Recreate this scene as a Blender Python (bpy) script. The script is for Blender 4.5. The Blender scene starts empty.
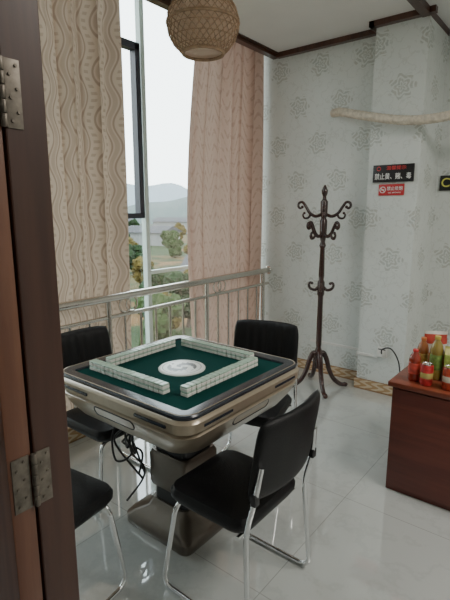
import bpy, bmesh, math, random
from mathutils import Vector, Matrix
random.seed(4)
SC = bpy.context.scene
COL = SC.collection
pi = math.pi

# ------------------------------------------------------------------ materials
def new_mat(name):
    m = bpy.data.materials.new(name); m.use_nodes = True
    nt = m.node_tree
    return m, nt, nt.nodes['Principled BSDF']
def mat(name, col, rough=.5, metal=0., noise=0., nscale=20., bump=0., coat=0., emis=None, es=0., spec=.5):
    m, nt, b = new_mat(name)
    b.inputs['Base Color'].default_value = (*col, 1)
    b.inputs['Roughness'].default_value = rough
    b.inputs['Metallic'].default_value = metal
    b.inputs['Coat Weight'].default_value = coat
    b.inputs['Specular IOR Level'].default_value = spec
    if emis:
        b.inputs['Emission Color'].default_value = (*emis, 1); b.inputs['Emission Strength'].default_value = es
    tc = nt.nodes.new('ShaderNodeTexCoord')
    n = nt.nodes.new('ShaderNodeTexNoise'); n.inputs['Scale'].default_value = nscale; n.inputs['Detail'].default_value = 4
    nt.links.new(tc.outputs['Object'], n.inputs['Vector'])
    if noise:
        r = nt.nodes.new('ShaderNodeValToRGB')
        r.color_ramp.elements[0].position = .3; r.color_ramp.elements[1].position = .7
        r.color_ramp.elements[0].color = (*[c*(1-noise) for c in col], 1)
        r.color_ramp.elements[1].color = (*[min(1, c*(1+noise)) for c in col], 1)
        nt.links.new(n.outputs['Fac'], r.inputs['Fac']); nt.links.new(r.outputs['Color'], b.inputs['Base Color'])
    if bump:
        bp = nt.nodes.new('ShaderNodeBump'); bp.inputs['Strength'].default_value = bump; bp.inputs['Distance'].default_value = .01
        nt.links.new(n.outputs['Fac'], bp.inputs['Height']); nt.links.new(bp.outputs['Normal'], b.inputs['Normal'])
    return m
class G:
    """tiny math-node helper"""
    def __init__(s, nt): s.nt = nt
    def m(s, op, a, b=None, c=None):
        n = s.nt.nodes.new('ShaderNodeMath'); n.operation = op
        for i, v in enumerate((a, b, c)):
            if v is None: continue
            if isinstance(v, (int, float)): n.inputs[i].default_value = v
            else: s.nt.links.new(v, n.inputs[i])
        return n.outputs[0]
    def xyz(s):
        tc = s.nt.nodes.new('ShaderNodeTexCoord'); sp = s.nt.nodes.new('ShaderNodeSeparateXYZ')
        s.nt.links.new(tc.outputs['Object'], sp.inputs[0]); s.tc = tc.outputs['Object']
        return sp.outputs[0], sp.outputs[1], sp.outputs[2]
    def mix(s, f, a, b):
        n = s.nt.nodes.new('ShaderNodeMix'); n.data_type = 'RGBA'
        if isinstance(f, (int, float)): n.inputs['Factor'].default_value = f
        else: s.nt.links.new(f, n.inputs['Factor'])
        for v, k in ((a, 6), (b, 7)):
            if isinstance(v, tuple): n.inputs[k].default_value = (*v, 1)
            else: s.nt.links.new(v, n.inputs[k])
        return n.outputs[2]
    def noise(s, scale, detail=4, vec=None, rough=.5):
        n = s.nt.nodes.new('ShaderNodeTexNoise'); n.inputs['Scale'].default_value = scale
        n.inputs['Detail'].default_value = detail; n.inputs['Roughness'].default_value = rough
        s.nt.links.new(vec or s.tc, n.inputs['Vector']); return n.outputs['Fac']
    def ramp(s, f, lo, hi):
        n = s.nt.nodes.new('ShaderNodeMapRange'); n.inputs[1].default_value = lo; n.inputs[2].default_value = hi
        n.interpolation_type = 'SMOOTHSTEP'
        s.nt.links.new(f, n.inputs[0]); return n.outputs[0]

def wallpaper():
    m, nt, b = new_mat('wallpaper_damask'); g = G(nt); x, y, z = g.xyz()
    u = g.m('ADD', x, y)
    P = .40
    sv = g.m('DIVIDE', z, P*.8); row = g.m('FLOOR', sv)
    odd = g.m('MODULO', row, 2.0)
    su = g.m('ADD', g.m('DIVIDE', u, P), g.m('MULTIPLY', odd, .5))
    fx = g.m('SUBTRACT', g.m('FRACT', g.m('ADD', su, 50.)), .5)
    fy = g.m('MULTIPLY', g.m('SUBTRACT', g.m('FRACT', sv), .5), .8)
    r = g.m('SQRT', g.m('ADD', g.m('MULTIPLY', fx, fx), g.m('MULTIPLY', fy, fy)))
    th = g.m('ARCTAN2', fy, fx)
    n1 = g.noise(24, 3)
    pr = g.m('ADD', .225, g.m('MULTIPLY', .045, g.m('COSINE', g.m('MULTIPLY', th, 7.))))
    pr = g.m('ADD', pr, g.m('MULTIPLY', g.m('SUBTRACT', n1, .5), .18))
    inside = g.ramp(g.m('SUBTRACT', pr, r), -.01, .02)
    rings = g.m('SINE', g.m('ADD', g.m('MULTIPLY', r, 75.), g.m('MULTIPLY', 2.2, g.m('COSINE', g.m('MULTIPLY', th, 5.)))))
    rings = g.ramp(rings, -.8, .1)
    fl = g.m('MULTIPLY', inside, rings)
    n2 = g.noise(11, 3)
    sc = g.m('ABSOLUTE', g.m('SUBTRACT', n2, .5))
    sc = g.m('SUBTRACT', 1., g.ramp(sc, .010, .025))
    sc = g.m('MULTIPLY', g.m('MULTIPLY', sc, .35), g.m('SUBTRACT', 1., inside))
    fac = g.m('MULTIPLY', g.m('MAXIMUM', fl, sc), g.ramp(g.noise(60, 2), .25, .5))
    n3 = g.noise(1.5, 3)
    base = g.mix(n3, (.64, .68, .655), (.71, .745, .72))
    flc = g.mix(n1, (.34, .43, .43), (.54, .50, .42))
    c = g.mix(g.m('MULTIPLY', fac, .78), base, flc)
    nt.links.new(c, b.inputs['Base Color']); b.inputs['Roughness'].default_value = .5
    return m
def floor_mat():
    m, nt, b = new_mat('polished_tile'); g = G(nt); x, y, z = g.xyz()
    S = .8
    def joint(c, off):
        f = g.m('FRACT', g.m('ADD', g.m('DIVIDE', c, S), 20+off))
        return g.ramp(g.m('ABSOLUTE', g.m('SUBTRACT', f, .5)), .4968, .4985)
    j = g.m('MAXIMUM', joint(x, .1), joint(y, .35))
    n = g.noise(2.2, 8, rough=.65)
    vein = g.m('SUBTRACT', 1., g.ramp(g.m('ABSOLUTE', g.m('SUBTRACT', n, .5)), .0, .035))
    vein = g.m('MULTIPLY', vein, .22)
    base = g.mix(g.noise(1.1, 4), (.47, .495, .48), (.56, .58, .56))
    c = g.mix(vein, base, (.34, .36, .35))
    c = g.mix(g.m('MULTIPLY', j, .6), c, (.22, .22, .20))
    nt.links.new(c, b.inputs['Base Color']); b.inputs['Roughness'].default_value = .05
    b.inputs['IOR'].default_value = 1.7
    b.inputs['Specular IOR Level'].default_value = .9
    b.inputs['Coat Weight'].default_value = .6; b.inputs['Coat Roughness'].default_value = .03
    return m
def wood(name, c1, c2, axis='Z', scale=14., rough=.35, coat=.2):
    m, nt, b = new_mat(name); g = G(nt); g.xyz()
    mp = nt.nodes.new('ShaderNodeMapping'); nt.links.new(g.tc, mp.inputs[0])
    sc = {'X': (.06, 1, 1), 'Y': (1, .06, 1), 'Z': (1, 1, .06)}[axis]
    mp.inputs['Scale'].default_value = sc
    n = g.noise(scale*3, 6, mp.outputs[0], .6)
    n2 = g.noise(scale*.6, 3, mp.outputs[0])
    f = g.m('ADD', g.m('MULTIPLY', n, .6), g.m('MULTIPLY', n2, .4))
    c = g.mix(g.ramp(f, .35, .65), c1, c2)
    nt.links.new(c, b.inputs['Base Color']); b.inputs['Roughness'].default_value = rough
    b.inputs['Coat Weight'].default_value = coat; b.inputs['Coat Roughness'].default_value = .15
    return m
def curtain_mat(name, base, dark, kind):
    m, nt, b = new_mat(name); g = G(nt); x, y, z = g.xyz()
    if kind == 1:
        w = g.m('MULTIPLY', .018, g.m('SINE', g.m('MULTIPLY', z, 22.)))
        f = g.m('FRACT', g.m('ADD', g.m('DIVIDE', g.m('ADD', y, w), .115), 10.))
        d = g.m('ABSOLUTE', g.m('SUBTRACT', f, .5))
        line = g.m('SUBTRACT', 1., g.ramp(g.m('ABSOLUTE', g.m('SUBTRACT', d, .3)), .02, .06))
        band = g.ramp(d, .36, .44)
        dots = g.ramp(g.m('SINE', g.m('MULTIPLY', z, 150.)), -.2, .5)
        dots = g.m('MULTIPLY', dots, g.m('SUBTRACT', 1., g.ramp(d, .08, .14)))
        fac = g.m('MAXIMUM', g.m('MULTIPLY', line, .8), g.m('MAXIMUM', g.m('MULTIPLY', band, .45), g.m('MULTIPLY', dots, .5)))
    else:
        sw = g.m('SINE', g.m('ADD', g.m('MULTIPLY', z, 55.), g.m('MULTIPLY', 4., g.m('SINE', g.m('MULTIPLY', y, 60.)))))
        fac = g.m('MULTIPLY', g.ramp(sw, .2, .9), .6)
        fac = g.m('MULTIPLY', fac, g.ramp(g.noise(30, 3), .35, .6))
    c = g.mix(fac, base, dark)
    nt.nodes.remove(b)
    df = nt.nodes.new('ShaderNodeBsdfDiffuse'); tr = nt.nodes.new('ShaderNodeBsdfTranslucent')
    mx = nt.nodes.new('ShaderNodeMixShader'); mx.inputs[0].default_value = .14
    nt.links.new(c, df.inputs[0]); nt.links.new(c, tr.inputs[0])
    nt.links.new(df.outputs[0], mx.inputs[1]); nt.links.new(tr.outputs[0], mx.inputs[2])
    nt.links.new(mx.outputs[0], nt.nodes['Material Output'].inputs[0])
    return m
def glass_mat(name, col, refl=.06):
    m, nt, b = new_mat(name); nt.nodes.remove(b)
    t = nt.nodes.new('ShaderNodeBsdfTransparent'); t.inputs[0].default_value = (*col, 1)
    gl = nt.nodes.new('ShaderNodeBsdfGlossy'); gl.inputs['Roughness'].default_value = .02
    mx = nt.nodes.new('ShaderNodeMixShader'); mx.inputs[0].default_value = refl
    nt.links.new(t.outputs[0], mx.inputs[1]); nt.links.new(gl.outputs[0], mx.inputs[2])
    nt.links.new(mx.outputs[0], nt.nodes['Material Output'].inputs[0]); return m
def disc_mat(cx, cy):
    m, nt, b = new_mat('dragon_medallion'); g = G(nt); x, y, z = g.xyz()
    dx = g.m('SUBTRACT', x, cx); dy = g.m('SUBTRACT', y, cy)
    r = g.m('SQRT', g.m('ADD', g.m('MULTIPLY', dx, dx), g.m('MULTIPLY', dy, dy)))
    th = g.m('ARCTAN2', dy, dx)
    s = g.m('SINE', g.m('ADD', g.m('MULTIPLY', r, 95.), g.m('MULTIPLY', th, 2.)))
    s = g.m('ADD', s, g.m('MULTIPLY', g.m('SUBTRACT', g.noise(60, 3), .5), 5.))
    k = g.m('MULTIPLY', g.ramp(s, -.3, .0), g.m('SUBTRACT', 1., g.ramp(r, .066, .072)))
    ring = g.m('SUBTRACT', 1., g.ramp(g.m('ABSOLUTE', g.m('SUBTRACT', r, .090)), .0015, .003))
    k = g.m('MAXIMUM', k, g.m('MULTIPLY', ring, .6))
    nt.links.new(g.mix(k, (.78, .82, .78), (.02, .03, .03)), b.inputs['Base Color'])
    b.inputs['Roughness'].default_value = .3; return m
def baseboard_mat():
    m, nt, b = new_mat('ornate_gold_skirting_tile'); g = G(nt); x, y, z = g.xyz()
    u = g.m('MULTIPLY', g.m('ADD', x, y), 62.)
    s = g.m('SINE', g.m('ADD', u, g.m('MULTIPLY', 2., g.m('SINE', g.m('MULTIPLY', z, 120.)))))
    c = g.mix(g.ramp(s, -.2, .3), (.42, .27, .14), (.60, .49, .34))
    e = g.ramp(g.m('ABSOLUTE', g.m('SUBTRACT', z, .05)), .035, .04)
    nt.links.new(g.mix(e, c, (.30, .18, .09)), b.inputs['Base Color']); b.inputs['Roughness'].default_value = .25
    return m

WALL = wallpaper(); FLOOR = floor_mat()
CEIL = mat('ceiling_paint', (.74, .75, .73), .8, noise=.03, nscale=3)
PLAIN = mat('plain_plaster', (.60, .61, .58), .8, noise=.04, nscale=3)
TRIM = wood('dark_crown_wood', (.045, .016, .010), (.09, .035, .02), 'Z', 10)
DOORW = wood('brown_door_wood', (.13, .048, .024), (.21, .088, .046), 'Z', 12, .38)
DOORE = wood('dark_jamb_wood', (.045, .016, .009), (.075, .029, .017), 'Z', 12, .42, .1)
STEEL = mat('brushed_hinge_steel', (.20, .175, .145), .5, .8, noise=.3, nscale=60)
CHROME = mat('chrome', (.78, .79, .80), .12, 1., noise=.03)
STAIN = mat('stainless_rail', (.66, .63, .58), .25, 1., noise=.05)
LEATHER = mat('black_leather', (.005, .005, .006), .45, bump=.25, nscale=220, noise=.2, spec=.3)
FRAMEM = mat('dark_window_frame', (.03, .035, .05), .4, noise=.1)
PALEFR = mat('pale_green_window_frame', (.46, .56, .53), .4, noise=.05)
CHAMP = mat('champagne_lacquer', (.36, .30, .22), .28, .4, noise=.05, nscale=30, coat=.5)
CHAMPD = mat('bronze_lacquer', (.12, .10, .08), .30, .5, noise=.08, coat=.4)
BLUEBK = mat('black_glossy_table_rim', (.018, .024, .034), .25, noise=.1, coat=.15)
FELT = mat('green_felt', (.003, .046, .040), .95, noise=.12, nscale=300, spec=.1)
IVORY = mat('ivory_tile', (.84, .84, .77), .25, noise=.03)
TEAL = mat('tile_back_green', (.40, .54, .44), .22, noise=.05)
REDWD = wood('red_cabinet_wood', (.085, .016, .009), (.15, .032, .018), 'X', 8, .45)
REDTOP = wood('red_cabinet_top', (.16, .034, .016), (.24, .060, .030), 'X', 8, .35)
RACKW = wood('dark_red_rack_wood', (.022, .006, .005), (.050, .014, .010), 'Z', 20, .25, .5)
WHITEP = mat('white_plastic', (.75, .75, .72), .4, noise=.03)
BLACKP = mat('black_plastic', (.012, .012, .014), .4, noise=.2)
BASEM = baseboard_mat()
BAMBOO = mat('bamboo_strips', (.34, .22, .13), .6, noise=.3, nscale=40)
CURT1 = curtain_mat('patterned_beige_curtain', (.62, .50, .395), (.36, .26, .20), 1)
CURT2 = curtain_mat('pink_beige_curtain', (.60, .44, .365), (.42, .28, .225), 2)
GLASS = glass_mat('window_glass', (.94, .98, .97))

# ------------------------------------------------------------------ geometry
def finish(name, bm, m, parent=None, smooth=True, angle=40, kind=None, label=None, category=None, group=None):
    bmesh.ops.recalc_face_normals(bm, faces=bm.faces[:])
    me = bpy.data.meshes.new(name); bm.to_mesh(me); bm.free()
    ms = m if isinstance(m, (list, tuple)) else [m]
    for k in ms: me.materials.append(k)
    o = bpy.data.objects.new(name, me); COL.objects.link(o)
    if smooth:
        me.polygons.foreach_set('use_smooth', [True]*len(me.polygons))
        try: me.set_sharp_from_angle(angle=math.radians(angle))
        except Exception: pass
    tag(o, kind, label, category, group)
    if parent: o.parent = parent
    return o
def tag(o, kind=None, label=None, category=None, group=None):
    if kind: o['kind'] = kind
    if label: o['label'] = label
    if category: o['category'] = category
    if group: o['group'] = group
def add_box(bm, a, b, bev=0., seg=2):
    t = bmesh.new()
    bmesh.ops.create_cube(t, size=1.)
    for v in t.verts:
        v.co = Vector([(a[i]+b[i])/2 + v.co[i]*(b[i]-a[i]) for i in range(3)])
    if bev: bmesh.ops.bevel(t, geom=t.edges[:], offset=bev, segments=seg, profile=.6, affect='EDGES')
    me = bpy.data.meshes.new('t'); t.to_mesh(me); t.free(); bm.from_mesh(me); bpy.data.meshes.remove(me)
def box(name, a, b, m, bev=0., **k):
    bm = bmesh.new(); add_box(bm, a, b, bev); return finish(name, bm, m, **k)
def smooth_path(pts, n=6, closed=False):
    P = [Vector(p) for p in pts]; out = []
    N = len(P)
    for i in range(N if closed else N-1):
        if closed: p0, p1, p2, p3 = P[i-1], P[i], P[(i+1) % N], P[(i+2) % N]
        else: p0, p1, p2, p3 = P[max(i-1, 0)], P[i], P[i+1], P[min(i+2, N-1)]
        for k in range(n):
            t = k/n
            out.append(.5*((2*p1)+(-p0+p2)*t+(2*p0-5*p1+4*p2-p3)*t*t+(-p0+3*p1-3*p2+p3)*t**3))
    if not closed: out.append(P[-1])
    return out
def round_path(pts, r=.05, n=5):
    P = [Vector(p) for p in pts]; out = [P[0]]
    for i in range(1, len(P)-1):
        a, b, c = P[i-1], P[i], P[i+1]
        rr = min(r, (a-b).length*.48, (c-b).length*.48)
        p = b+(a-b).normalized()*rr; q = b+(c-b).normalized()*rr
        for k in range(n+1):
            t = k/n; out.append((1-t)**2*p+2*t*(1-t)*b+t*t*q)
    out.append(P[-1]); return out
def add_tube(bm, path, rad, seg=8, closed=False, cap=True, matidx=0):
    P = [Vector(p) for p in path]; N = len(P); rings = []
    up = None
    for i in range(N):
        if closed: t = (P[(i+1) % N]-P[i-1])
        else: t = P[min(i+1, N-1)]-P[max(i-1, 0)]
        t.normalize()
        if up is None:
            up = Vector((0, 0, 1)) if abs(t.z) < .9 else Vector((1, 0, 0))
        s = t.cross(up); s.normalize(); up = s.cross(t); up.normalize()
        r = rad(i/(N-1)) if callable(rad) else rad
        rings.append([bm.verts.new(P[i]+(s*math.cos(2*pi*k/seg)+up*math.sin(2*pi*k/seg))*r) for k in range(seg)])
    for i in range(N if closed else N-1):
        A, B = rings[i], rings[(i+1) % N]
        for k in range(seg):
            f = bm.faces.new((A[k], A[(k+1) % seg], B[(k+1) % seg], B[k])); f.material_index = matidx
    if cap and not closed:
        bm.faces.new(rings[0]); bm.faces.new(rings[-1][::-1])
def tube(name, path, rad, m, seg=8, closed=False, **k):
    bm = bmesh.new(); add_tube(bm, path, rad, seg, closed); return finish(name, bm, m, angle=60, **k)
def add_lathe(bm, prof, c=(0, 0, 0), seg=24, mi=None):
    rings = []
    for r, z in prof:
        rings.append([bm.verts.new((c[0]+max(r, 1e-4)*math.cos(2*pi*k/seg), c[1]+max(r, 1e-4)*math.sin(2*pi*k/seg), c[2]+z)) for k in range(seg)])
    for i in range(len(prof)-1):
        for k in range(seg):
            f = bm.faces.new((rings[i][k], rings[i][(k+1) % seg], rings[i+1][(k+1) % seg], rings[i+1][k]))
            if mi: f.material_index = mi[i]
    bm.faces.new(rings[0][::-1]); bm.faces.new(rings[-1])
def lathe(name, prof, c, m, seg=24, mi=None, **k):
    bm = bmesh.new(); add_lathe(bm, prof, c, seg, mi); return finish(name, bm, m, **k)
def rrect(hx, hy, r, n=6):
    out = []
    for sx, sy, a0 in ((1, 1, 0), (-1, 1, pi/2), (-1, -1, pi), (1, -1, 3*pi/2)):
        for k in range(n+1):
            a = a0+k/n*pi/2
            out.append((sx*(hx-r)+r*math.cos(a), sy*(hy-r)+r*math.sin(a)))
    return out
def add_loft(bm, secs, c=(0, 0), n=6, caps=(True, True)):
    rings = [[bm.verts.new((c[0]+x, c[1]+y, z)) for x, y in rrect(hx, hy, r, n)] for hx, hy, r, z in secs]
    M = len(rings[0])
    for i in range(len(rings)-1):
        for k in range(M):
            bm.faces.new((rings[i][k], rings[i][(k+1) % M], rings[i+1][(k+1) % M], rings[i+1][k]))
    if caps[0]: bm.faces.new(rings[0][::-1])
    if caps[1]: bm.faces.new(rings[-1])
def loft(name, secs, c, m, n=6, caps=(True, True), **k):
    bm = bmesh.new(); add_loft(bm, secs, c, n, caps); return finish(name, bm, m, **k)
def empty(name, loc, label, category, rot=0., group=None):
    e = bpy.data.objects.new(name, None); e.location = loc; e.rotation_euler = (0, 0, rot); e.empty_display_size = .1
    COL.objects.link(e); tag(e, None, label, category, group); return e
def text(name, body, loc, size, m, parent, rot=(pi/2, 0, 0), align='CENTER', sx=1.):
    c = bpy.data.curves.new(name, 'FONT'); c.body = body; c.size = size; c.extrude = .0008
    c.align_x = align; c.align_y = 'CENTER'; c.offset = size*.008
    t = bpy.data.objects.new('tmp_text', c); COL.objects.link(t)
    bpy.context.view_layer.update()
    dg = bpy.context.evaluated_depsgraph_get()
    me = bpy.data.meshes.new_from_object(t.evaluated_get(dg), depsgraph=dg)
    bpy.data.objects.remove(t); me.materials.clear(); me.materials.append(m)
    me.transform(Matrix.Translation(loc) @ Matrix.Rotation(rot[2], 4, 'Z') @ Matrix.Rotation(rot[0], 4, 'X') @ Matrix.Diagonal((sx, 1, 1, 1)))
    o = bpy.data.objects.new(name, me); COL.objects.link(o); o.parent = parent; return o
S = dict(kind='structure')

# ------------------------------------------------------------------ room shell
CZ = 2.88
box('floor', (-2.95, -1.7, -.1), (2.7, 4.35, 0), FLOOR, **S)
box('ceiling', (-2.44, -1.7, CZ), (2.7, 4.35, CZ+.1), CEIL, **S)
box('ceiling_pocket', (-2.95, .44, 3.45), (-2.42, 3.9, 3.55), CEIL, **S)
box('wall_pocket', (-2.48, .44, CZ), (-2.44, 3.8, 3.45), CEIL, **S)
box('wall_back', (-2.95, 3.8, 0), (-1.47, 3.95, 3.45), WALL, **S)
box('wall_pillar', (-1.47, 3.65, 0), (-1.085, 4.3, CZ), WALL, **S)
box('wall_alcove', (-1.085, 4.15, 0), (2.7, 4.3, CZ), WALL, **S)
box('wall_right', (2.6, -1.7, 0), (2.7, 4.15, CZ), PLAIN, **S)
box('wall_corridor_block', (-2.85, -1.7, 0), (2.6, -1.6, CZ), PLAIN, **S)  # unseen corridor walls, added to keep sky light out from behind
box('wall_corridor_side_block', (-2.95, -1.6, 0), (-2.85, .38, CZ), PLAIN, **S)  # unseen, closes the corridor side against sky light
bm = bmesh.new()
add_box(bm, (-2.85, .38, 0), (-.80, .44, CZ)); add_box(bm, (.20, .38, 0), (2.6, .44, CZ)); add_box(bm, (-.80, .38, 2.16), (.20, .44, CZ))
finish('wall_doorway', bm, PLAIN, smooth=False, **S)
bm = bmesh.new()
add_box(bm, (-2.95, .38, 0), (-2.80, 3.8, .13)); add_box(bm, (-2.95, .38, 3.3), (-2.80, 3.8, 3.45)); add_box(bm, (-2.95, .38, .13), (-2.80, .60, 3.3))
finish('wall_window', bm, PLAIN, smooth=False, **S)
# window
bm = bmesh.new()
for y in (.60, 1.95, 3.74):
    add_box(bm, (-2.90, y, .13), (-2.84, y+.06, 3.3))
for z in (.13, 3.25):
    add_box(bm, (-2.90, .6, z), (-2.84, 3.8, z+.05))
for a in ((-2.88, 2.52, .13, 2.56, 3.3), ):
    add_box(bm, (a[0], a[1], a[2]), (a[0]+.05, a[3], a[4]))
add_box(bm, (-2.885, 2.58, .98), (-2.855, 3.74, 1.01))
win = finish('window_1', bm, PALEFR, smooth=False, **S)
bm = bmesh.new()
add_box(bm, (-2.86, 2.44, 1.47), (-2.80, 2.485, 2.70)); add_box(bm, (-2.86, 2.0, 1.47), (-2.80, 2.045, 2.70))
add_box(bm, (-2.86, 2.0, 1.44), (-2.80, 2.485, 1.48)); add_box(bm, (-2.86, 2.0, 2.66), (-2.80, 2.485, 2.71))
finish('sash_frame', bm, FRAMEM, parent=win, smooth=False, label='dark opening sash frame')
box('glass_pane', (-2.872, .62, .15), (-2.868, 3.76, 3.28), GLASS, parent=win)
# trims
bm = bmesh.new()
add_box(bm, (-2.48, .44, CZ-.035), (-2.42, 3.8, CZ-.001)); add_box(bm, (-2.49, .44, CZ-.012), (-2.40, 3.8, CZ-.0005))
finish('trim_1', bm, TRIM, smooth=False, **S)
bm = bmesh.new()
add_box(bm, (-2.42, 3.75, CZ-.04), (-1.47, 3.80, CZ-.0005)); add_box(bm, (-1.51, 3.60, CZ-.04), (-1.04, 3.65, CZ-.0005)); add_box(bm, (-1.51, 3.60, CZ-.04), (-1.47, 3.80, CZ-.0005))
finish('trim_2', bm, TRIM, smooth=False, **S)
box('trim_3', (-1.14, .44, CZ-.045), (-1.08, 4.15, CZ-.0005), TRIM, **S)
box('trim_4', (-1.035, 4.10, CZ-.04), (2.6, 4.15, CZ-.0005), TRIM, **S)
# skirting
bm = bmesh.new()
add_box(bm, (-2.55, 3.785, 0), (-1.47, 3.80, .09)); add_box(bm, (-1.485, 3.635, 0), (-1.085, 3.65, .09)); add_box(bm, (-1.485, 3.65, 0), (-1.47, 3.785, .09))
add_box(bm, (-1.085, 3.635, 0), (-1.07, 4.15, .09)); add_box(bm, (-1.07, 4.135, 0), (2.6, 4.15, .09))
finish('baseboard_back', bm, BASEM, smooth=False, **S)
box('baseboard_window', (-2.80, .44, 0), (-2.53, 3.785, .10), BASEM, .006, **S)

# ------------------------------------------------------------------ door and jamb (near the viewer)
bm = bmesh.new(); add_box(bm, (-.80, .378, 0), (-.745, .450, 2.16), .003); add_box(bm, (.15, .378, 0), (.20, .450, 2.16), .003); add_box(bm, (-.745, .378, 2.11), (.15, .450, 2.16), .003)
finish('trim_5', bm, DOORE, smooth=False, **S)
door = box('door_1', (-1.60, .330, .008), (-.747, .374, 2.10), DOORW, .003, **S)
for zc in (1.68, 1.02, .25):
    bm = bmesh.new()
    add_box(bm, (-.7475, .336, zc-.052), (-.7448, .369, zc+.052), .001)
    add_box(bm, (-.7455, .381, zc-.052), (-.7428, .408, zc+.052), .001)
    for k in range(5):
        z0 = zc-.052+k*.0208
        add_lathe(bm, [(.0050, .0008), (.0055, .0015), (.0055, .0195), (.0050, .0202)], (-.742, .376, z0), 12)
    for yy in (.345, .358, .390, .401):
        for dz in (-.035, 0, .035):
            dz2 = dz + (.008 if yy in (.358, .401) else -.006)
            t = bmesh.new(); bmesh.ops.create_cone(t, cap_ends=True, segments=10, radius1=.0030, radius2=.0024, depth=.003)
            bmesh.ops.rotate(t, verts=t.verts[:], cent=(0, 0, 0), matrix=Matrix.Rotation(pi/2, 3, 'Y'))
            bmesh.ops.translate(t, verts=t.verts[:], vec=(-.7440 if yy < .375 else -.7420, yy, zc+dz2))
            me = bpy.data.meshes.new('t'); t.to_mesh(me); t.free(); bm.from_mesh(me); bpy.data.meshes.remove(me)
    finish('hinge', bm, STEEL, parent=door, label='worn steel butt hinge')

# ------------------------------------------------------------------ curtains
def curtain(name, y0, y1, z0, z1, m, x0, amp, per, lab, lean=0., top=0.):
    bm = bmesh.new(); NU = int((y1-y0)/.008); NV = 40; grid = []
    for j in range(NV+1):
        v = j/NV; z = z0+(z1-z0)*v; row = []
        for i in range(NU+1):
            u = i/NU
            ys = y0 + lean*math.sin(min(1, v/.8)*pi)+top*v*v
            y = ys+(y1-ys)*u
            a = amp*(.65+.35*math.cos(v*3+u*5))
            ph = 2*pi*(u*(y1-y0)/per)+.5*math.sin(v*2.3+u*9)+.25*math.sin(u*31)
            x = x0 + a*math.sin(ph)+.3*a*math.sin(2.3*ph+1)
            row.append(bm.verts.new((x, y+.012*math.sin(ph*2), z)))
        grid.append(row)
    for j in range(NV):
        for i in range(NU):
            bm.faces.new((grid[j][i], grid[j][i+1], grid[j+1][i+1], grid[j+1][i]))
    return finish(name, bm, m, angle=180, label=lab, category='curtain')
CX = -2.61
curtain('curtain', 1.05, 2.13, .13, 3.36, CURT1, CX, .040, .17, 'patterned beige curtain gathered beside the window sash')
curtain('curtain.001', 2.82, 3.77, .13, 3.36, CURT2, CX, .050, .15, 'pinkish beige curtain hanging in the window corner', lean=-.10, top=.06)
tube('curtain_track', [(CX, .7, 3.39), (CX, 3.78, 3.39)], .018, WHITEP, label='white curtain track under the ceiling above the window', category='curtain track')

# ------------------------------------------------------------------ railing
RX = -2.49
rail = empty('railing', (RX, .6, 0), 'stainless steel railing with ring ornaments before the window', 'railing')
def rt(name, path, r, seg=10, **k):
    return tube(name, [(p[0]-RX, p[1]-.6, p[2]) for p in path], r, STAIN, seg, parent=rail, **k)
rt('handrail', [(RX, .46, .925), (RX, 3.79, .925)], .027, 14)
rt('crossbar', [(RX, .46, .795), (RX, 3.79, .795)], .014)
rt('crossbar.001', [(RX, .46, .16), (RX, 3.79, .16)], .014)
lathe('wall_flange', [(.04, 0), (.04, .006), (.03, .012)], (0, 0, 0), STAIN, parent=rail)
fl = bpy.data.objects['wall_flange']; fl.rotation_euler = (pi/2, 0, 0); fl.location = (0, 3.8-.6, .925)
first = None
for y in (.9, 1.86, 2.86, 3.70):
    if first is None: first = rt('post', [(RX, y, 0), (RX, y, .91)], .02, 12)
    else:
        o = first.copy(); COL.objects.link(o); o.location.y = y-.9
fb = None
y = .98
while y < 3.66:
    if min(abs(y-q) for q in (.9, 1.86, 2.86, 3.70)) > .05:
        if fb is None: fb = rt('baluster', [(RX, y, .16), (RX, y, .795)], .0095, 8); fy = y
        else:
            o = fb.copy(); COL.objects.link(o); o.location.y = y-fy
    y += .145
for y in (1.03, 2.03, 3.03):
    for dy in (-.03, .03):
        rt('ring', [(RX, y+dy+.05*math.cos(a*pi/12), .86+.05*math.sin(a*pi/12)) for a in range(24)], .0065, 6, closed=True)

# ------------------------------------------------------------------ mahjong table
TX, TY = -1.44, 1.475
tab = empty('mahjong_table', (TX, TY, 0), 'automatic mahjong table with champagne casing and green felt top', 'table')
loft('casing', [(.24, .24, .10, .55), (.31, .31, .10, .565), (.355, .355, .10, .60), (.395, .395, .09, .66), (.411, .407, .08, .70), (.402, .398, .08, .708), (.402, .398, .08, .714),
                (.418, .414, .08, .722), (.420, .416, .08, .758), (.412, .408, .075, .768), (.405, .401, .07, .772)], (0, 0), CHAMP, 8, parent=tab, caps=(True, False))
bm = bmesh.new()
out = [(.407, .403, .07, .768), (.409, .405, .07, .782), (.404, .400, .066, .788), (.395, .391, .06, .789), (.352, .348, .02, .786), (.349, .345, .018, .779), (.349, .345, .018, .7745)]
add_loft(bm, out, (0, 0), 8, (False, False)); finish('top_frame', bm, BLUEBK, parent=tab, label='glossy black table rim')
bm = bmesh.new(); add_loft(bm, [(.402, .398, .066, .7885), (.399, .395, .064, .7900), (.396, .392, .062, .7885)], (0, 0), 8, (False, False))
finish('rim_strip', bm, CHAMP, parent=tab)
loft('felt', [(.351, .347, .02, .762), (.351, .347, .02, .776)], (0, 0), FELT, 8, parent=tab, label='dark green felt playing surface')
dm = disc_mat(0, 0)
lathe('center_medallion', [(.110, .770), (.110, .779), (.107, .782), (.098, .783), (.001, .7832)], (0, 0, 0), dm, 48, parent=tab, label='white disc with black dragon ornament')
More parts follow.
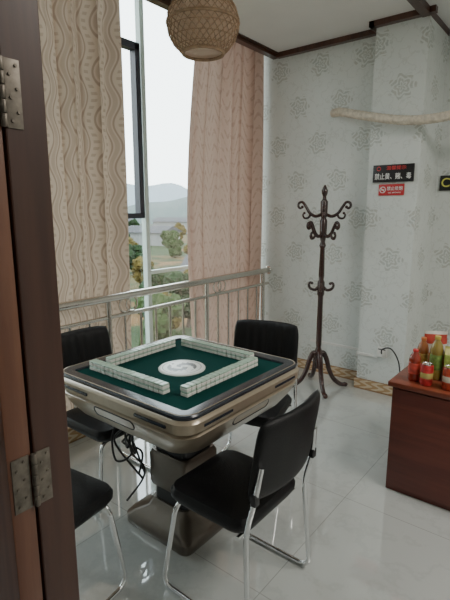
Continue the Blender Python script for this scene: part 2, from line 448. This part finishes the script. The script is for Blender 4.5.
for i in range(4):
    a = i*pi/2
    Rm = Matrix.Rotation(a, 4, 'Z')
    fy_ = lambda z: -(.393+(z-.66)*.33)
    bm = bmesh.new()
    add_tube(bm, [Vector((p[0], fy_(.676+p[1])-.002, .676+p[1])) for p in rrect(.125, .020, .0195, 6)], .0030, 6, closed=True)
    bmesh.ops.transform(bm, matrix=Rm, verts=bm.verts[:])
    finish('drawer_trim', bm, BLACKP, parent=tab, label='dark oval drawer outline')
    bm = bmesh.new()
    f = [bm.verts.new((p[0]*.97, fy_(.676+p[1]*.9)-.003, .676+p[1]*.9)) for p in rrect(.123, .019, .0185, 6)]
    b2 = [bm.verts.new(v.co+Vector((0, .03, 0))) for v in f]
    bm.faces.new(f)
    for k in range(len(f)): bm.faces.new((f[k], f[(k+1) % len(f)], b2[(k+1) % len(f)], b2[k]))
    bmesh.ops.transform(bm, matrix=Rm, verts=bm.verts[:])
    finish('drawer', bm, CHAMP, parent=tab)
    for sx in (-1, 1):
        bm = bmesh.new(); add_box(bm, (sx*.235-.085, -.4215, .734), (sx*.235+.085, -.40, .746), .003)
        bmesh.ops.transform(bm, matrix=Rm, verts=bm.verts[:])
        finish('inlay', bm, BLUEBK, parent=tab)
loft('pedestal', [(.11, .11, .03, .10), (.105, .105, .03, .14), (.10, .10, .03, .45), (.14, .14, .04, .53), (.17, .17, .05, .56)], (0, 0), BLACKP, 6, parent=tab, label='dark pedestal under the casing')
bm = bmesh.new()
add_loft(bm, [(.115, .115, .02, .20), (.12, .12, .02, .22), (.12, .12, .02, .36), (.11, .11, .02, .38)], (0, 0), 5); finish('motor_housing', bm, CHAMPD, parent=tab)
loft('base', [(.205, .205, .04, .0), (.21, .21, .04, .012), (.21, .21, .04, .05), (.19, .19, .05, .075), (.14, .14, .05, .10), (.115, .115, .03, .13)], (0, 0), CHAMPD, 6, parent=tab, label='bronze painted foot plate')
for k, pp in enumerate([
    [(-.16, -.05, .56), (-.24, -.10, .46), (-.20, -.16, .36), (-.12, -.15, .30), (-.16, -.13, .20), (-.22, -.18, .09)],
    [(-.14, -.10, .56), (-.18, -.20, .45), (-.25, -.16, .38), (-.19, -.10, .33), (-.13, -.17, .27)],
    [(-.20, -.08, .56), (-.28, -.12, .42), (-.17, -.20, .40), (-.22, -.12, .48), (-.15, -.08, .40)],
    [(-.20, -.12, .56), (-.30, -.18, .44), (-.24, -.22, .32), (-.17, -.18, .36), (-.22, -.14, .46), (-.27, -.20, .40), (-.14, -.14, .22)],
    [(-.10, -.14, .56), (-.16, -.22, .50), (-.13, -.19, .38), (-.20, -.15, .42), (-.14, -.13, .25)]]):
    tube('cable', smooth_path(pp, 8), .0055, BLACKP, 6, parent=tab, label='loose black cable')

# tiles
def tile_mesh():
    bm = bmesh.new(); add_box(bm, (-.0133, -.0195, 0), (.0133, .0195, .0135), .0018, 1)
    n = len(bm.faces)
    add_box(bm, (-.0133, -.0195, .0130), (.0133, .0195, .0208), .0026, 1)
    bm.faces.ensure_lookup_table()
    for f in bm.faces[n:]: f.material_index = 1
    me = bpy.data.meshes.new('mahjong_tile'); 
    bmesh.ops.recalc_face_normals(bm, faces=bm.faces[:]); bm.to_mesh(me); bm.free()
    me.materials.append(IVORY); me.materials.append(TEAL); return me
tm = tile_mesh(); cnt = 0
ZT = .7765
for (ax, fixed, start, n) in (('x', 1.215, -1.765, 17), ('y', -1.200, 1.235, 17), ('x', 1.755, -1.70, 16), ('y', -1.730, 1.275, 15)):
    for i in range(n):
        for l in range(2):
            o = bpy.data.objects.new('mahjong_tile' if cnt == 0 else 'mahjong_tile.%03d' % cnt, tm); COL.objects.link(o); cnt += 1
            p = start+.0146+i*.0289; j = random.uniform(-.0012, .0012)
            o.location = (p, fixed+j, ZT+l*.0210) if ax == 'x' else (fixed+j, p, ZT+l*.0210)
            o.rotation_euler = (0, 0, (0 if ax == 'x' else pi/2)+random.uniform(-.02, .02))
            tag(o, None, 'ivory tile with pale green back, stacked in a wall row', 'mahjong tile', 'tiles stacked in walls on the felt')

# ------------------------------------------------------------------ chairs
def build_chair(label):
    e = empty('chair', (0, 0, 0), label, 'chair', group='black chairs around the table')
    loft('seat', [(.165, .160, .05, .385), (.192, .186, .06, .392), (.207, .198, .06, .415), (.208, .200, .06, .435), (.198, .19, .06, .455), (.165, .16, .06, .466), (.10, .10, .05, .469)],
         (0, 0), LEATHER, 8, parent=e)
    bm = bmesh.new(); NU, NV = 44, 22; hw, z0, z1 = .212, .545, .875
    def pt(u, v, side):
        su, sv = abs(u)**1, abs(v)
        x = u*hw*(1-.07*sv**5) ; z = (z0+z1)/2+v*(z1-z0)/2*(1-.06*su**6)
        y = -.252+.035*u*u-(z-z0)*.16
        th = .022*((1-abs(u)**8)*(1-abs(v)**8))**.5
        if side > 0:
            th += .007*abs(math.sin(u*pi*4.0))*(1-abs(u)**6)*(1-abs(v)**6)
        return (x, y+side*th, z)
    F = [[bm.verts.new(pt(-1+2*i/NU, -1+2*j/NV, 1)) for i in range(NU+1)] for j in range(NV+1)]
    B = [[F[j][i] if i in (0, NU) or j in (0, NV) else bm.verts.new(pt(-1+2*i/NU, -1+2*j/NV, -1)) for i in range(NU+1)] for j in range(NV+1)]
    for j in range(NV):
        for i in range(NU):
            bm.faces.new((F[j][i], F[j][i+1], F[j+1][i+1], F[j+1][i]))
            q = (B[j][i], B[j+1][i], B[j+1][i+1], B[j][i+1])
            if len(set(q)) == 4:
                try: bm.faces.new(q)
                except ValueError: pass
    finish('backrest', bm, LEATHER, parent=e, angle=180)
    for sx in (-1, 1):
        path = round_path([(sx*.19, -.265, .70), (sx*.207, -.252, .58), (sx*.208, -.215, .44), (sx*.232, -.245, .013), (sx*.232, .195, .013), (sx*.185, .155, .385), (sx*.05, .15, .380)], .06, 6)
        tube('leg', path, .0105, CHROME, 10, parent=e, label='bent chrome tube leg')
        bm = bmesh.new(); add_box(bm, (sx*.207-.014, -.262, .56), (sx*.207+.014, -.240, .60), .004)
        finish('bracket', bm, BLACKP, parent=e)
    tube('crossbar', [(-.20, -.17, .385), (.20, -.17, .385)], .009, CHROME, 8, parent=e)
    return e
chairs = [((-1.02, 1.33, 0), pi/2, 'black leather chair with chrome legs, its back towards the doorway side'),
          ((-1.425, 2.02, 0), math.radians(196), 'black leather chair with ribbed back facing the table, turned slightly'),
          ((-1.94, 1.43, 0), -pi/2, 'black leather chair between the table and the window railing'),
          ((-1.52, .80, 0), math.radians(8), 'black leather chair beside the open wooden door')]
c0 = build_chair(chairs[0][2]); kids = list(c0.children)
c0.location = chairs[0][0]; c0.rotation_euler = (0, 0, chairs[0][1]); c0.scale = (.96,)*3
for loc, rot, lab in chairs[1:]:
    e = c0.copy(); e.location = loc; e.rotation_euler = (0, 0, rot); e['label'] = lab; COL.objects.link(e)
    for k in kids:
        q = k.copy(); q.parent = e; COL.objects.link(q)

# ------------------------------------------------------------------ coat rack
KX, KY = -1.73, 3.43
rack = empty('coat_rack', (KX, KY, 0), 'dark red wooden coat rack with curled hooks near the wall', 'coat rack')
prof = [(.012, .17), (.030, .18), (.030, .24), (.020, .26), (.030, .29), (.032, .33), (.020, .36), (.024, .40), (.022, .80), (.030, .82), (.030, .92), (.020, .94), (.024, .98), (.019, 1.20), (.028, 1.22), (.018, 1.25),
        (.028, 1.30), (.030, 1.42), (.020, 1.44), (.028, 1.47), (.030, 1.57), (.016, 1.59), (.014, 1.61), (.024, 1.635), (.026, 1.655), (.014, 1.685), (.005, 1.70)]
lathe('pole', prof, (0, 0, 0), RACKW, 20, parent=rack)
def hookset(zb, reach, n, a0, big):
    for i in range(n):
        a = a0+i*2*pi/n; d = Vector((math.cos(a), math.sin(a), 0))
        if big:
            pr = [(.02, -.06), (.07, -.075), (.12, -.05), (.155, .0), (.185, .035), (.215, .03), (.222, .005), (.205, -.012), (.188, -.002)]
        else:
            pr = [(.02, -.02), (.05, -.045), (.09, -.035), (.105, -.005), (.095, .015), (.078, .010)]
        k = reach/pr[-3][0]
        path = smooth_path([d*(r*k)+Vector((0, 0, zb+z)) for r, z in pr], 5)
        bm = bmesh.new(); add_tube(bm, path, lambda t: .0135-.005*t, 8)
        e = path[-1]; bmesh.ops.create_icosphere(bm, subdivisions=2, radius=.013, matrix=Matrix.Translation(e))
        if big:
            p2 = smooth_path([d*(r*k)+Vector((0, 0, zb+z)) for r, z in [(.11, -.05), (.13, -.085), (.165, -.09), (.18, -.065), (.168, -.05)]], 5)
            add_tube(bm, p2, lambda t: .010-.003*t, 8)
            bmesh.ops.create_icosphere(bm, subdivisions=2, radius=.011, matrix=Matrix.Translation(p2[-1]))
        finish('hook', bm, RACKW, parent=rack, angle=80)
hookset(1.53, .205, 4, .45, True)
hookset(1.37, .17, 4, .45+pi/4, True)
hookset(.90, .10, 4, .45, False)
for i in range(4):
    a = .75+i*pi/2; d = Vector((math.cos(a), math.sin(a), 0))
    path = smooth_path([d*r+Vector((0, 0, z)) for r, z in [(.018, .30), (.045, .31), (.075, .25), (.10, .16), (.14, .08), (.19, .035), (.225, .022), (.25, .03)]], 5)
    bm = bmesh.new(); add_tube(bm, path, lambda t: .023-.006*t, 8)
    bmesh.ops.create_icosphere(bm, subdivisions=2, radius=.02, matrix=Matrix.Translation(path[-1]+Vector((0, 0, -.009))))
    finish('leg', bm, RACKW, parent=rack, angle=80)

# ------------------------------------------------------------------ pendant lamp
LX, LY, LZ = -1.62, 1.85, 2.40
lamp = empty('pendant_lamp', (LX, LY, CZ), 'woven bamboo globe pendant lamp hanging from the ceiling', 'lamp')
H = LZ-CZ
shp = [(.045, .16), (.085, .145), (.13, .10), (.163, .05), (.175, 0.), (.170, -.045), (.150, -.09), (.118, -.125), (.100, -.140)]
sp = smooth_path([(r, 0, z) for r, z in shp], 6)
def at(t):
    f = t*(len(sp)-1); i = min(int(f), len(sp)-2); return sp[i].lerp(sp[i+1], f-i)
bm = bmesh.new()
for dr in (-1, 1):
    for k in range(30):
        path = []
        for s in range(22):
            t = s/21; q = at(t); a = 2*pi*k/30+dr*t*2.1
            rr = q.x+.0022*math.cos(s*pi+k*pi)*dr
            path.append((rr*math.cos(a), rr*math.sin(a), H+q.z))
        add_tube(bm, path, .0026, 4)
for j in range(9):
    q = at((j+.5)/9)
    add_tube(bm, [(q.x*math.cos(a*pi/20), q.x*math.sin(a*pi/20), H+q.z) for a in range(40)], .0024, 4, closed=True)
for t, r in ((0, .006), (.52, .006), (1, .008)):
    q = at(t)
    add_tube(bm, [(q.x*math.cos(a*pi/20), q.x*math.sin(a*pi/20), H+q.z) for a in range(40)], r, 6, closed=True)
finish('lamp_shade', bm, BAMBOO, parent=lamp, smooth=False)
bm = bmesh.new()
rg = [[bm.verts.new(((at(t/14).x-.006)*math.cos(2*pi*k/32), (at(t/14).x-.006)*math.sin(2*pi*k/32), H+at(t/14).z)) for k in range(32)] for t in range(15)]
for i in range(14):
    for k in range(32): bm.faces.new((rg[i][k], rg[i][(k+1) % 32], rg[i+1][(k+1) % 32], rg[i+1][k]))
lm, lnt, lb = new_mat('paper_lining'); lnt.nodes.remove(lb)
df = lnt.nodes.new('ShaderNodeBsdfDiffuse'); df.inputs[0].default_value = (.74, .60, .48, 1); tr = lnt.nodes.new('ShaderNodeBsdfTranslucent'); tr.inputs[0].default_value = (.88, .74, .62, 1)
mx = lnt.nodes.new('ShaderNodeMixShader'); mx.inputs[0].default_value = .6
lnt.links.new(df.outputs[0], mx.inputs[1]); lnt.links.new(tr.outputs[0], mx.inputs[2]); lnt.links.new(mx.outputs[0], lnt.nodes['Material Output'].inputs[0])
finish('shade_lining', bm, lm, parent=lamp, label='thin tan paper lining')
tube('cord', [(0, 0, -.01), (0, 0, H+.05)], .004, BLACKP, parent=lamp)
lathe('ceiling_canopy', [(.05, 0), (.05, -.02), (.02, -.03)], (0, 0, 0), BAMBOO, parent=lamp)
lathe('bulb', [(.014, .06), (.014, .03), (.03, -.01), (.032, -.03), (.02, -.055), (.001, -.062)], (0, 0, H), WHITEP, parent=lamp)

# ------------------------------------------------------------------ wall things on the pillar
sg = box('notice_sign', (-1.425, 3.632, 1.715), (-1.115, 3.65, 1.845), mat('sign_black', (.012, .010, .012), .3, noise=.1), .002, label='black notice board with white and red Chinese lettering on the pillar', category='sign')
SW = mat('sign_white', (.80, .80, .78), .4, noise=.02); SR = mat('sign_red_letters', (.60, .05, .05), .4, noise=.05)
text('lettering', '禁止黄、赌、毒', (-1.27, 3.6305, 1.755), .050, SW, sg, sx=.80)
text('lettering', '温馨提示', (-1.245, 3.6305, 1.818), .032, SR, sg, sx=1.2)
bm = bmesh.new(); add_tube(bm, [(-1.38+.014*math.cos(a*pi/8), 3.631, 1.817+.014*math.sin(a*pi/8)) for a in range(16)], .003, 5, closed=True)
finish('emblem', bm, SR, parent=sg)
s2 = box('no_smoking_sign', (-1.375, 3.640, 1.615), (-1.18, 3.65, 1.70), mat('sign_red', (.50, .03, .035), .35, noise=.05), .002, label='small red no smoking sign under the black notice', category='sign')
text('lettering', '禁止吸烟', (-1.25, 3.6385, 1.665), .032, SW, s2, sx=.95)
text('lettering', 'NO SMOKING', (-1.25, 3.6385, 1.635), .014, SW, s2, sx=1.1)
bm = bmesh.new(); add_tube(bm, [(-1.343+.022*math.cos(a*pi/10), 3.639, 1.658+.022*math.sin(a*pi/10)) for a in range(20)], .0028, 5, closed=True)
add_tube(bm, [(-1.343-.015, 3.639, 1.658+.015), (-1.343+.015, 3.639, 1.658-.015)], .0028, 5)
add_box(bm, (-1.357, 3.638, 1.655), (-1.330, 3.640, 1.661))
finish('emblem', bm, SW, parent=s2, label='white crossed cigarette symbol')
s3 = box('small_sign', (-1.055, 4.132, 1.66), (-.80, 4.15, 1.78), mat('sign_black2', (.012, .013, .012), .3, noise=.1), .002, label='small black sign with yellow-green letters on the alcove wall', category='sign')
text('lettering', 'CF', (-1.045, 4.130, 1.72), .10, mat('sign_yellow', (.62, .60, .12), .4, noise=.05), s3, align='LEFT')

# insulated hose
HOSE = mat('wrapped_hose_tape', (.62, .56, .46), .6, noise=.2, nscale=40, bump=.4)
hp = smooth_path([(-1.86, 3.795, 2.31), (-1.80, 3.72, 2.295), (-1.70, 3.62, 2.27), (-1.45, 3.57, 2.20), (-1.20, 3.56, 2.145), (-1.0, 3.55, 2.13), (-.8, 3.56, 2.15), (-.4, 3.6, 2.22), (.3, 3.65, 2.28), (1.4, 3.65, 2.28), (2.59, 3.65, 2.28)], 30)
tube('insulated_pipe', hp, lambda t: .030+.004*abs(math.sin(t*280)), HOSE, 12, label='tape-wrapped white insulated pipe coming out of the wall', category='pipe')
so = box('wall_socket', (-1.30, 3.625, .315), (-1.22, 3.65, .40), WHITEP, .004, label='white wall socket with plug on the pillar', category='socket')
box('plug', (-1.282, 3.59, .335), (-1.235, 3.626, .375), WHITEP, .006, parent=so)
box('socket_hole', (-1.29, 3.6235, .38), (-1.23, 3.6255, .388), BLACKP, parent=so)
tube('power_cable', smooth_path([(-1.25, 3.60, .345), (-1.24, 3.575, .40), (-1.17, 3.57, .42), (-1.10, 3.55, .34), (-1.05, 3.5, .2), (-.95, 3.42, .03), (-.80, 3.2, .008), (-.5, 3.1, .006)], 8), .006, BLACKP, 6, label='black power cable leading from the socket to the floor', category='cable')
bm = bmesh.new(); add_box(bm, (-2.0, 3.788, .285), (-1.47, 3.80, .305)); add_box(bm, (-1.482, 3.638, .285), (-1.47, 3.79, .305)); add_box(bm, (-1.482, 3.638, .30), (-1.30, 3.65, .32))
finish('cable_conduit', bm, WHITEP, smooth=False, label='white cable conduit running along the wall', category='conduit')
dl = lathe('downlight', [(.055, 0), (.055, -.006), (.045, -.012), (.036, -.012), (.034, -.002)], (-.98, 3.38, CZ), mat('brass_ring', (.5, .32, .12), .3, .8, noise=.05), label='small brass recessed downlight in the ceiling', category='downlight')

# ------------------------------------------------------------------ cabinet
cab = empty('cabinet', (-.30, 2.65, 0), 'low red-brown wooden cabinet with drinks on top', 'cabinet')
def cb(n, a, b, m, bev=.003, **k):
    return box(n, (a[0]+.30, a[1]-2.65, a[2]), (b[0]+.30, b[1]-2.65, b[2]), m, bev, parent=cab, **k)
CT = .62
cb('body', (-.745, 2.345, .0), (.15, 2.96, CT-.025), REDWD)
cb('top', (-.765, 2.325, CT-.027), (.165, 2.975, CT), REDTOP, .005)
for i, x in enumerate((-.735, -.295)):
    d = cb('door', (x, 2.332, .03), (x+.435, 2.347, CT-.035), REDWD, .003)
    kx = x+.395 if i == 0 else x+.04
    t = tube('knob', [(kx+.30, 2.331-2.65, .36), (kx+.30, 2.305-2.65, .36)], .009, CHROME, 12); t.parent = d; 

def bottle(name, x, y, h, r, cols, lab, cap=(.7, .1, .05), shape=0):
    e = empty(name, (x, y, CT), lab, 'bottle' if shape == 0 else 'can')
    mb = mat(name+'_liquid', cols[0], .15, noise=.1, coat=.4); ml = mat(name+'_label', cols[1], .4, noise=.5, nscale=45)
    if shape == 0:
        lathe('bottle_body', [(r*.85, 0), (r, .008), (r, h*.22), (r*.96, h*.24), (r*.96, h*.58), (r, h*.60), (r, h*.68), (r*.8, h*.80), (r*.42, h*.9), (r*.40, h*.94)], (0, 0, 0), mb, 20, parent=e)
        lathe('bottle_label', [(r*.99, h*.24), (r*1.01, h*.25), (r*1.01, h*.57), (r*.99, h*.58)], (0, 0, 0), ml, 20, parent=e)
        lathe('bottle_cap', [(r*.45, h*.92), (r*.47, h*.93), (r*.47, h*.99), (r*.42, h)], (0, 0, 0), mat(name+'_cap', cap, .4, noise=.05), 16, parent=e)
    else:
        lathe('can_body', [(r*.8, 0), (r, .01), (r, h*.9), (r*.86, h*.97)], (0, 0, 0), ml, 20, parent=e)
        lathe('can_lid', [(r*.87, h*.965), (r*.87, h), (r*.8, h), (r*.78, h*.985)], (0, 0, 0), CHROME, 20, parent=e)
        lathe('can_stripe', [(r*.995, h*.35), (r*1.012, h*.36), (r*1.012, h*.6), (r*.995, h*.61)], (0, 0, 0), mb, 20, parent=e)
    return e
bottle('drink_bottle', -.665, 2.425, .17, .030, ((.25, .03, .015), (.45, .06, .04)), 'bottle with red label and red cap on the cabinet', (.5, .03, .03))
bottle('drink_bottle.001', -.585, 2.52, .235, .033, ((.26, .19, .04), (.16, .26, .06)), 'bottle of yellow tea with green label', (.5, .38, .08))
bottle('drink_bottle.002', -.665, 2.56, .205, .030, ((.30, .10, .03), (.40, .24, .06)), 'orange drink bottle with orange cap', (.5, .15, .04))
bottle('drink_bottle.003', -.50, 2.62, .25, .034, ((.04, .16, .07), (.33, .38, .22)), 'green bottle with pale label', (.08, .25, .1))
bottle('drink_can', -.595, 2.395, .115, .031, ((.45, .36, .11), (.42, .025, .025)), 'red and gold drink can', shape=1)
bottle('drink_can.001', -.49, 2.40, .12, .031, ((.55, .50, .4), (.38, .05, .02)), 'red and cream drink can', shape=1)
bottle('drink_bottle.004', -.52, 2.84, .24, .03, ((.08, .20, .4), (.5, .55, .6)), 'clear water bottle with blue label', (.08, .2, .5))
bottle('drink_bottle.005', -.42, 2.50, .21, .03, ((.32, .08, .03), (.42, .3, .08)), 'red tea bottle with yellow label', (.5, .1, .05))
cart = empty('drink_carton', (-.515, 2.52, CT), 'green and yellow paper drink carton', 'carton', .35)
box('carton_body', (-.032, -.026, 0), (.032, .026, .15), mat('carton_print', (.28, .36, .08), .45, noise=.6, nscale=30), .003, parent=cart)
bm = bmesh.new()
vv = [bm.verts.new(p) for p in ((-.031, -.025, .149), (.031, -.025, .149), (.031, .025, .149), (-.031, .025, .149), (-.031, 0, .178), (.031, 0, .178), (-.031, 0, .19), (.031, 0, .19))]
for q in ((0, 1, 5, 4), (3, 4, 5, 2), (0, 4, 3), (1, 2, 5), (4, 5, 7, 6)): bm.faces.new([vv[k] for k in q])
finish('carton_gable', bm, mat('carton_gable_print', (.45, .42, .12), .45, noise=.3), parent=cart, smooth=False)
bag = empty('snack_bag', (-.645, 2.72, CT), 'shiny red and white snack bag standing upright', 'bag', .5)
bm = bmesh.new(); g_ = []
for j in range(13):
    v = j/12; row = []
    for i in range(25):
        a = 2*pi*i/24; th = .030*math.sin(pi*min(1, max(0, v*.92+.12)))**.6*(1+.12*math.sin(5*a+v*9))
        row.append((.062*math.cos(a)*(1+.04*math.sin(v*20)), th*math.sin(a) if v < .97 else .001*math.sin(a), v*.21))
    g_.append([bm.verts.new(p) for p in row[:-1]])
for j in range(12):
    for i in range(24):
        f = bm.faces.new((g_[j][i], g_[j][(i+1) % 24], g_[j+1][(i+1) % 24], g_[j+1][i]))
        f.material_index = 1 if j in (5, 6, 7, 11) else 0
bm.faces.new(g_[0][::-1])
finish('bag_body', bm, [mat('snack_foil', (.42, .05, .03), .3, .2, noise=.4, nscale=18), mat('snack_foil_white', (.6, .58, .52), .35, .1, noise=.2, nscale=18)], parent=bag)

# ------------------------------------------------------------------ outdoors
def ground_mat():
    m, nt, b = new_mat('haze_tinted_fields'); g = G(nt); x, y, z = g.xyz()
    v = nt.nodes.new('ShaderNodeTexVoronoi'); v.inputs['Scale'].default_value = .09; nt.links.new(g.tc, v.inputs['Vector'])
    s = nt.nodes.new('ShaderNodeSeparateColor'); nt.links.new(v.outputs['Color'], s.inputs[0])
    c = g.mix(g.ramp(s.outputs[0], .3, .7), (.038, .056, .024), (.13, .072, .032))
    c = g.mix(g.ramp(g.noise(.4, 6), .45, .6), c, (.026, .040, .018))
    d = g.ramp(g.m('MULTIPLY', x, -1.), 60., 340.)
    c = g.mix(d, c, (.11, .14, .145))  # distance haze painted in: fields turn grey-blue further out
    nt.links.new(c, b.inputs['Base Color']); b.inputs['Roughness'].default_value = .9; b.inputs['Specular IOR Level'].default_value = .1; return m
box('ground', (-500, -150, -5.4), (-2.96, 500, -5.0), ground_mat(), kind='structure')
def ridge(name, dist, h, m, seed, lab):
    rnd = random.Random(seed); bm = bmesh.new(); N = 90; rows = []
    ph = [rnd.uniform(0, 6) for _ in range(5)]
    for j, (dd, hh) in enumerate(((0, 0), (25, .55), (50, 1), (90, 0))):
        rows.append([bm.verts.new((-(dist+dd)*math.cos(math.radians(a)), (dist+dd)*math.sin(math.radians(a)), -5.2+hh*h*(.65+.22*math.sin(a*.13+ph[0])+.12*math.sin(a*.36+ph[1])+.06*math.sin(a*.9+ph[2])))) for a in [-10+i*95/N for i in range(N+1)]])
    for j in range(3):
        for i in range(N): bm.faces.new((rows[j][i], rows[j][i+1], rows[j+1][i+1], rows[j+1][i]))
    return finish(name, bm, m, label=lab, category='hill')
ridge('hill', 230, 15, mat('hill_near_haze_tint', (.06, .085, .08), .9, noise=.12, nscale=.05), 3, 'low hazy wooded hill beyond the fields')  # haze is put into the hill's base colour
ridge('hill.001', 360, 38, mat('hill_far_haze_tint', (.20, .24, .265), .9, noise=.05, nscale=.03), 5, 'pale misty ridge on the horizon')  # paler base colour stands in for thicker distance haze
TR = mat('tree_trunk', (.07, .05, .035), .9, noise=.2); 
LV = [mat('foliage_dark', (.016, .030, .012), .9, noise=.4, nscale=3, spec=.1), mat('foliage_yellow', (.075, .058, .016), .9, noise=.4, nscale=3, spec=.1), mat('foliage_olive', (.028, .044, .015), .9, noise=.4, nscale=3, spec=.1)]
def tree(i, x, y, h, lab):
    e = empty('tree' if i == 0 else 'tree.%03d' % i, (x, y, -5.0), lab, 'tree', group='trees outside the window')
    tube('trunk', [(0, 0, 0), (.05, .1, h*.3), (0, 0, h*.7)], lambda t: .13-.07*t, TR, 8, parent=e)
    bm = bmesh.new(); rnd = random.Random(i)
    for k in range(18):
        a = rnd.uniform(0, 6.28); r = rnd.uniform(0, .32*h); zz = rnd.uniform(.22, .92)*h
        t = bmesh.new(); bmesh.ops.create_icosphere(t, subdivisions=3, radius=h*.14*rnd.uniform(.6, 1.1))
        for v in t.verts: v.co *= 1+.6*rnd.random()
        bmesh.ops.translate(t, verts=t.verts[:], vec=(r*math.cos(a), r*math.sin(a), zz))
        me = bpy.data.meshes.new('t'); t.to_mesh(me); t.free(); bm.from_mesh(me); bpy.data.meshes.remove(me)
    finish('foliage', bm, LV[i % 3], parent=e, smooth=False)
spots = [(-22, 20, 2.6), (-29, 25, 2.8), (-33, 22, 2.8), (-19, 24, 2.4), (-44, 36, 3.2), (-52, 52, 3.4), (-62, 50, 3.4), (-38, 44, 3.0), (-14, 13, 2.8), (-24, 14, 2.4), (-70, 72, 3.6), (-13, 18.5, 2.8), (-17.5, 18.5, 3.0), (-16.5, 15.5, 2.6),
         (-80, 63, 4), (-95, 80, 4), (-35, 38, 2.6), (-46, 46, 3), (-10.5, 11.5, 2.2), (-11.5, 15, 2.4), (-28, 21, 2.6), (-37, 31, 2.8), (-55, 42, 3.2), (-60, 58, 3.2), (-9, 14, 2.2), (-24, 26, 2.4)]
for i, (x, y, h) in enumerate(spots):
    tree(i, x, y, h, ('dark green', 'yellowing', 'olive green')[i % 3]+' leafy tree standing in the fields')
def house(i, x, y, w, d, h, rot):
    e = empty('house' if i == 0 else 'house.%03d' % i, (x, y, -5.0), 'small pale village house with a dark pitched roof', 'house', rot)
    box('house_wall', (-w/2, -d/2, 0), (w/2, d/2, h), mat('house_plaster', (.20, .205, .20), .9, noise=.1), parent=e)
    bm = bmesh.new(); o = .5
    v = [bm.verts.new(p) for p in ((-w/2-o, -d/2-o, h), (w/2+o, -d/2-o, h), (w/2+o, d/2+o, h), (-w/2-o, d/2+o, h), (-w/2-o, 0, h+1.2), (w/2+o, 0, h+1.2))]
    for q in ((0, 1, 5, 4), (3, 4, 5, 2), (0, 4, 3), (1, 2, 5), (0, 3, 2, 1)): bm.faces.new([v[k] for k in q])
    finish('roof', bm, mat('roof_tiles', (.035, .035, .04), .8, noise=.2), parent=e, smooth=False)
house(0, -26, 33, 7, 5, 1.3, .5); house(1, -78, 54, 11, 7, 3.0, .9); house(2, -95, 98, 14, 8, 3.4, .4); house(3, -112, 84, 14, 8, 3.6, 1.2); house(4, -68, 62, 9, 6, 2.4, .2)

# ------------------------------------------------------------------ light
w = bpy.data.worlds.new('overcast'); SC.world = w; w.use_nodes = True
nt = w.node_tree; bg = nt.nodes['Background']
tc = nt.nodes.new('ShaderNodeTexCoord'); sp_ = nt.nodes.new('ShaderNodeSeparateXYZ'); nt.links.new(tc.outputs['Generated'], sp_.inputs[0])
rp = nt.nodes.new('ShaderNodeValToRGB'); rp.color_ramp.elements[0].position = 0; rp.color_ramp.elements[1].position = .6
rp.color_ramp.elements[0].color = (.93, .95, .96, 1); rp.color_ramp.elements[1].color = (.88, .94, 1, 1)
nt.links.new(sp_.outputs[2], rp.inputs[0]); nt.links.new(rp.outputs[0], bg.inputs[0]); bg.inputs[1].default_value = 7.0
def area(name, loc, rot, sx, sy, power, col=(1, 1, 1), portal=False):
    l = bpy.data.lights.new(name, 'AREA'); l.shape = 'RECTANGLE'; l.size = sx; l.size_y = sy; l.energy = power; l.color = col
    o = bpy.data.objects.new(name, l); o.location = loc; o.rotation_euler = rot; COL.objects.link(o)
    if portal: l.cycles.is_portal = True
    return o
area('window_portal', (-2.93, 2.2, 1.7), (0, -pi/2, 0), 3.2, 3.2, 10, portal=True)
area('room_fill_light', (.9, 2.0, 2.84), (0, 0, 0), 1.2, 1.2, 58, (1, .95, .88))  # added fill from the unseen side to brighten the room, no fixture there
area('corridor_fill_light', (.3, -.7, 2.84), (0, 0, 0), .8, .8, 3.5, (1, .92, .84))  # weak added fill for the door and jamb, no fixture there

# ------------------------------------------------------------------ camera
cd = bpy.data.cameras.new('camera'); cam = bpy.data.objects.new('camera', cd); COL.objects.link(cam)
cd.sensor_fit = 'VERTICAL'; cd.sensor_height = 24.; cd.lens = 24.*460/600; cd.clip_start = .02; cd.clip_end = 2000
cam.location = (0, 0, 1.5); cam.rotation_euler = (math.radians(79), 0, math.radians(38.7))
SC.camera = cam
